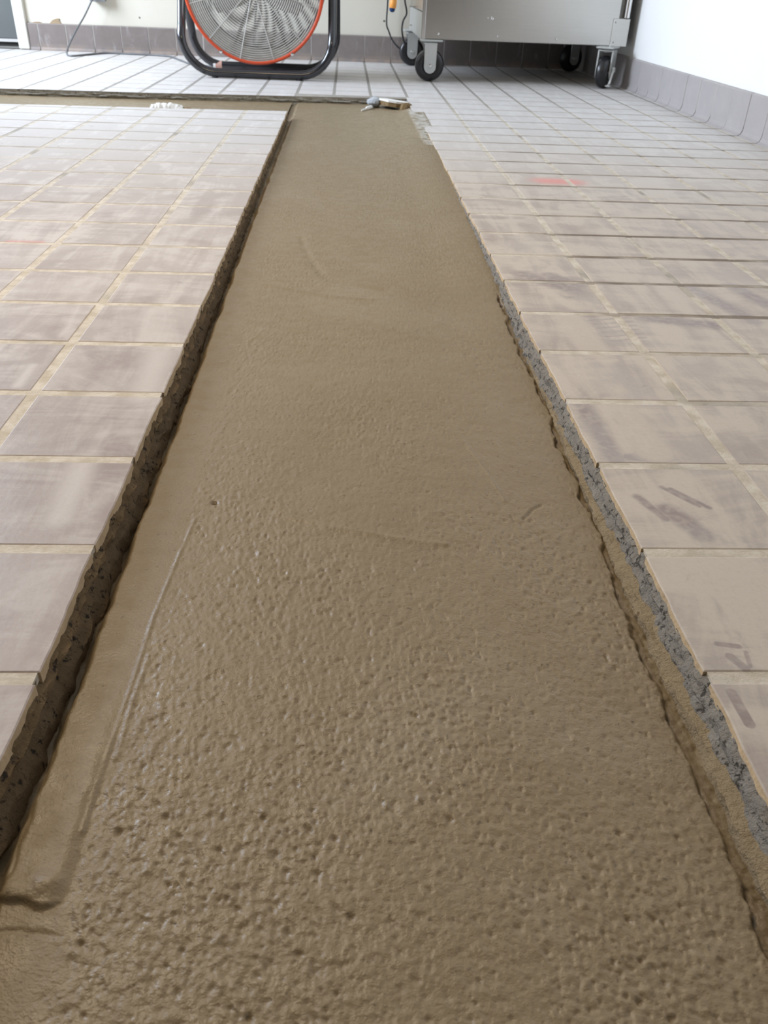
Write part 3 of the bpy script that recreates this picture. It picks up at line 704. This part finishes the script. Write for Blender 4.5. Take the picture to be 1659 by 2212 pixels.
fb(MB().lathe([(0, -0.3), (0.25, -0.28), (0.3, 0.1), (0.3, 0.2), (0.42, 0.3), (0.42, 0.98), (0.3, 1.08), (0, 1.1)], (0, 0, 0), AX, 32), 'motor', M_strut)
for k in range(3):
    t0 = math.radians(90+120*k); vs = []; fs = []
    for q in range(9):
        r = 0.25+1.25*q/8; wd_ = 0.16+0.22*math.sin(math.pi*min(1, 0.25+q/10)); tw = math.radians(38-22*q/8)
        for e in range(7):
            u_ = (e/6-0.5)*2*wd_; a_ = t0+u_*math.cos(tw)/max(r, 0.5)
            vs.append((r*math.cos(a_), u_*math.sin(tw)-0.05*(1-(e/3-1)**2), r*math.sin(a_)))
    for q in range(8):
        for e in range(6): fs.append((q*7+e, q*7+e+1, (q+1)*7+e+1, (q+1)*7+e))
    b = fb(MB().add(vs, fs), 'blade', M_blade); md = b.modifiers.new('thick', 'SOLIDIFY'); md.thickness = 0.02*U
for t in (math.radians(238), math.radians(302), math.radians(180), math.radians(0), math.radians(60), math.radians(120)):
    m = MB().lathe([(0.0, -0.05), (0.045, -0.04), (0.05, 0.0), (0.05, 0.06)], ((RD-0.03)*math.cos(t), -1.31, (RD-0.03)*math.sin(t)), AX, 10)
    m.box(((RD-0.03)*math.cos(t)-0.035, -1.33, (RD-0.03)*math.sin(t)-0.035), ((RD-0.03)*math.cos(t)+0.035, -1.2, (RD-0.03)*math.sin(t)+0.035)); fb(m, 'rim_clip', M_bright)
# two U-shaped tubes, splayed from the pivots
def u_loop(yb, xl, xr, ypiv, dx):
    z0, R = 0.14, 0.95; L = []
    piv = 2.75
    lean = lambda z: yb+(ypiv-yb)*max(0, (z-R)/(piv-R))**1.0
    for z in (piv, 2.2, 1.7, 1.3): L.append((xl-dx*(z-R)/(piv-R), lean(z), z))
    for k in range(9):
        t = math.pi/2*k/8; L.append((xl+R-R*math.cos(t), yb, z0+R-R*math.sin(t)))
    L += [(xl+R+(xr-xl-2*R)*q/4, yb, z0) for q in range(1, 4)]
    for k in range(9):
        t = math.pi/2*k/8; L.append((xr-R+R*math.sin(t), yb, z0+R-R*math.cos(t)))
    for z in (1.3, 1.7, 2.2, piv): L.append((xr+dx*(z-R)/(piv-R), lean(z), z))
    return L
fr = MB().tube(u_loop(25.25, -2.53, 1.90, 26.25, 0.0), 0.125, 16).build('front_tube', M_frame, fan, FO, True)
rr = MB().tube(u_loop(27.55, -2.58, 2.00, 26.75, 0.0), 0.125, 16).build('rear_tube', M_frame, fan, FO, True)
for x, d in ((-2.56, 1), (1.95, -1)):
    MB().tube([(x-0.2*d, 26.5, 2.65), (x+0.62*d, 26.5, 2.60)], 0.11, 14).build('pivot_bolt', M_bright, fan, FO, True)
    MB().box((x-0.07, 26.1, 2.5), (x+0.07, 26.9, 2.9), bev=0.03).build('pivot_plate', M_frame, fan, FO)
for x in (-1.62, 0.9):
    MB().lathe([(0, 0.0), (0.09, 0.0), (0.10, 0.02), (0.08, 0.06), (0, 0.06)], (x, 25.25, 0.0), (0, 0, 1), 14).build('rubber_foot', M_rubber, fan, FO)
    MB().lathe([(0, 0.0), (0.09, 0.0), (0.10, 0.02), (0.08, 0.06), (0, 0.06)], (x, 27.55, 0.0), (0, 0, 1), 14).build('rubber_foot', M_rubber, fan, FO)
tg = MB(); tg.lathe([(0.129, -0.10), (0.136, -0.10), (0.136, 0.10), (0.129, 0.10)], (-1.79, 27.55, 0.14), (1, 0, 0), 18, closed=True).build('tube_sticker', M_pink, fan, FO)
MB().lathe([(0.129, -0.04), (0.138, -0.04), (0.138, 0.04), (0.129, 0.04)], (-1.93, 27.55, 0.14), (1, 0, 0), 18, closed=True).build('white_sticker_band', M_label, fan, FO)

# ------------------------------------------------------------------ stainless cart
CO = (7.8, 29.0, 0.0)
cart = thing('steel_cart', 'stainless steel cart on black casters in the corner by the white wall', 'cart', CO)
def cb(mb, name, mat, par=cart, smooth=False): return mb.build(name, mat, par, CO, smooth)
CL, CR, CF, CBK, ZB, ZT = 4.62, 10.98, 26.30, 32.05, 1.16, 5.7
cb(MB().box((CL+0.06, CF+0.06, ZB+0.02), (10.70, CBK, ZT-0.1)), 'body', M_steel)
cb(MB().box((CL+0.10, CF, ZB), (10.70, CF+0.06, ZT-0.25), bev=0.015), 'front_panel', M_steel)
cb(MB().box((CL, CF-0.02, ZB-0.01), (CL+0.115, CF+0.08, ZT-0.2), bev=0.012), 'corner_flange', M_bright)
cb(MB().box((CL-0.005, CF+0.08, ZB-0.01), (CL+0.06, CBK, 1.86), bev=0.01), 'side_skirt', M_zinc)
cb(MB().box((CL+0.01, CF+0.08, 1.88), (CL+0.06, CBK, ZT-0.2), bev=0.01), 'side_panel', M_steel)
cb(MB().box((10.52, CF-0.035, ZB-0.01), (CR+0.06, CF+0.12, 1.90), bev=0.012), 'corner_plate', M_steel)
cb(MB().box((10.70, CF+0.1, 1.16), (CR, CBK, ZT-0.2)), 'right_side', M_strut)
cb(MB().tube([(10.925, CF+0.03, 1.92), (10.925, CF+0.03, ZT-0.2)], 0.095, 16), 'corner_post', M_bright, smooth=True)
cb(MB().box((CL-0.1, CF-0.12, ZT-0.2), (CR+0.1, CBK+0.1, ZT), bev=0.04), 'top', M_steel)
for x, z, r in ((5.14, 1.31, 0.045), (6.97, 1.30, 0.035), (8.82, 1.29, 0.035)):
    cb(MB().lathe([(0, -0.03), (r*0.7, -0.025), (r, 0.0), (r, 0.02)], (x, CF-0.002, z), (0, 1, 0), 12), 'rivet', M_bright, smooth=True)
for x, z in ((10.60, 1.80), (10.62, 1.26)):
    cb(MB().lathe([(0, -0.02), (0.025, -0.015), (0.035, 0.02)], (x, CF-0.037, z), (0, 1, 0), 10), 'rivet', M_steel, smooth=True)
for (x, z), r in zip(((6.74, 1.80), (6.78, 1.76), (6.64, 1.78)), (0.022, 0.032, 0.018)):
    cb(MB().lathe([(0, -0.012), (r, -0.006), (r*1.2, 0.003)], (x, CF, z), (0, 1, 0), 8), 'weld_spatter', M_bright)
cb(MB().box((CL-0.14, 30.3, 1.88), (CL+0.02, 30.36, 1.92)), 'cable_hook', M_bright)
cb(MB().lathe([(0, -0.12), (0.03, -0.1), (0.04, 0.0)], (CL, 30.6, 1.35), (1, 0, 0), 10), 'side_bolt', M_bright)
def caster(x, y, yaw, brake):
    R = 0.455; w = 0.17
    T = Matrix.Translation((x, y, 0)) @ Matrix.Rotation(yaw, 4, 'Z')      # local: axle along y, wheel rolls along x
    k = MB()
    for s in (-1, 1):
        P = [(-0.19, 1.06), (-0.185, 0.46)]+[(0.185*math.cos(math.pi+t), 0.42+0.19*math.sin(math.pi+t)) for t in [math.pi*q/8 for q in range(9)]]+[(0.185, 0.46), (0.19, 1.06)]
        y0_ = s*0.225; k.prism(P, y0_-0.022, y0_+0.022, 'y', T=T)
    k.box((-0.20, -0.25, 1.02), (0.20, 0.25, 1.075), bev=0.015, T=T)
    kk = MB().lathe([(0, 1.0), (0.17, 1.0), (0.2, 1.05), (0.17, 1.11), (0, 1.11)], (0, 0, 0), (0, 0, 1), 20); kk.xf(T)
    b = len(k.v); k.v += kk.v; k.f += [[b+q for q in f] for f in kk.f]; k.mi += kk.mi
    k.box((-0.32, -0.27, 1.10), (0.36, 0.27, 1.155), bev=0.015, T=T)
    fork = cb(k, 'caster', M_zinc)
    prof = [(0.08, -w+0.03), (0.20, -w+0.03), (0.25, -w), (0.30, -w-0.005), (0.36, -w), (0.415, -w+0.03), (0.445, -w+0.09), (R, 0), (0.445, w-0.09), (0.415, w-0.03), (0.36, w), (0.30, w+0.005), (0.25, w), (0.20, w-0.03), (0.08, w-0.03)]
    m = MB().lathe(prof, (0, 0, 0), (0, 1, 0), 40); m.xf(T @ Matrix.Translation((0, 0, R)))
    cb(m, 'wheel', M_rubber, fork, True)
    m = MB().lathe([(0, -0.30), (0.05, -0.295), (0.065, -0.27), (0.065, 0.27), (0.05, 0.295), (0, 0.30)], (0, 0, 0), (0, 1, 0), 12); m.xf(T @ Matrix.Translation((0, 0, R)))
    cb(m, 'axle_bolt', M_bright, fork, True)
    if brake:
        m = MB()
        m.prism([(0.02, 0.52), (0.09, 0.52), (0.30, 0.16), (0.40, 0.14), (0.40, 0.10), (0.26, 0.10)], 0.27, 0.33, 'y', T=T)
        m.box((0.27, 0.22, 0.09), (0.44, 0.38, 0.125), bev=0.01, T=T); m.box((-0.05, 0.25, 0.45), (0.10, 0.34, 0.60), bev=0.02, T=T)
        cb(m, 'brake_pedal', M_zinc, fork)
caster(4.93, 26.40, 0.0, False)
caster(4.72, 31.75, 0.05, False)
caster(10.46, 26.16, math.radians(236), True)
caster(10.62, 31.55, math.radians(25), False)

# ------------------------------------------------------------------ cords, plug, outlet
single(MB().tube(spline([(3.79, 32.3, 5.0), (3.79, 32.3, 2.59), (3.81, 32.3, 2.03), (3.79, 32.3, 1.31), (3.88, 32.3, 1.05), (4.03, 32.28, 0.76), (4.26, 32.22, 0.54), (4.5, 32.2, 0.40)]), 0.028, 8),
       'power_cable', M_black, 'black cable hanging down the cream wall and curving behind the rear caster', 'cable', (3.79, 32.3, 0.4), True)
single(MB().tube(spline([(4.36, 30.75, 4.4), (4.30, 30.75, 2.61), (4.34, 30.75, 2.07), (4.42, 30.75, 1.69), (4.31, 30.75, 1.45), (4.28, 30.75, 1.17), (4.36, 30.78, 0.84), (4.45, 30.8, 0.7)]), 0.030, 8),
       'looped_cable', M_black, 'short black cable looped at the rear left corner of the steel cart', 'cable', (4.36, 30.75, 0.7), True)
pl = thing('extension_plug', 'orange extension cord plug with dark blue tip hanging left of the steel cart', 'plug', (3.98, 31.7, 1.7))
PO = (3.98, 31.7, 1.7)
MB().lathe([(0, -0.2), (0.09, -0.19), (0.125, -0.14), (0.13, 0.02), (0.11, 0.12), (0.13, 0.2), (0.09, 0.24), (0, 0.25)], (3.98, 31.7, 1.96), (0.12, 0, 1), 16).build('plug_body', M_plug, pl, PO, True)
MB().lathe([(0, -0.10), (0.05, -0.10), (0.095, -0.06), (0.11, 0.04), (0, 0.05)], (3.955, 31.7, 1.77), (0.12, 0, 1), 14).build('plug_tip', M_navy, pl, PO, True)
MB().lathe([(0, 0), (0.06, 0.0), (0.05, 0.12), (0.035, 0.2), (0, 0.2)], (4.01, 31.7, 2.20), (0.12, 0, 1), 12).build('strain_relief', M_navy, pl, PO, True)
MB().tube(spline([(4.03, 31.7, 2.38), (4.05, 31.7, 3.0), (4.2, 31.7, 4.0), (4.45, 31.7, 4.8)]), 0.035, 8).build('cord', M_navy, pl, PO, True)
OO = (-6.62, 32.6, 1.63)
ob = thing('outlet_box', 'grey metal outlet box on the cream wall with a cord plugged in', 'outlet', OO)
MB().box((-6.88, 32.28, 1.64), (-6.37, 32.62, 2.42), bev=0.03).build('box', M_box, ob, OO)
MB().box((-6.90, 32.25, 1.62), (-6.35, 32.29, 2.44), bev=0.015).build('cover_plate', M_box, ob, OO)
for z in (1.84, 2.20): MB().box((-6.72, 32.235, z-0.1), (-6.53, 32.26, z+0.1), bev=0.02).build('socket', M_hubblk, ob, OO)
pc = MB().tube(spline([(-6.70, 32.18, 1.84), (-6.74, 32.14, 1.72), (-6.82, 32.1, 1.60), (-7.10, 32.0, 1.16), (-7.36, 31.6, 0.72), (-7.56, 31.0, 0.22), (-7.50, 30.6, 0.04), (-7.26, 30.35, 0.032), (-7.0, 30.8, 0.032), (-6.67, 31.6, 0.032), (-6.32, 31.95, 0.032), (-5.45, 31.9, 0.032), (-4.61, 31.8, 0.032), (-4.04, 31.4, 0.032), (-3.42, 30.0, 0.032), (-2.9, 28.9, 0.032), (-2.2, 28.4, 0.032), (-1.3, 28.3, 0.06), (-0.8, 28.2, 0.5), (-0.6, 28.2, 1.6), (-0.4, 27.95, 2.4)]), 0.030, 8).build('power_cord', M_cord, fan, FO, True)
pc['label'] = 'grey power cord running along the floor to the outlet box'
MB().box((-6.78, 32.06, 1.76), (-6.62, 32.24, 1.92), bev=0.03).build('plug', M_cord, pc, FO)
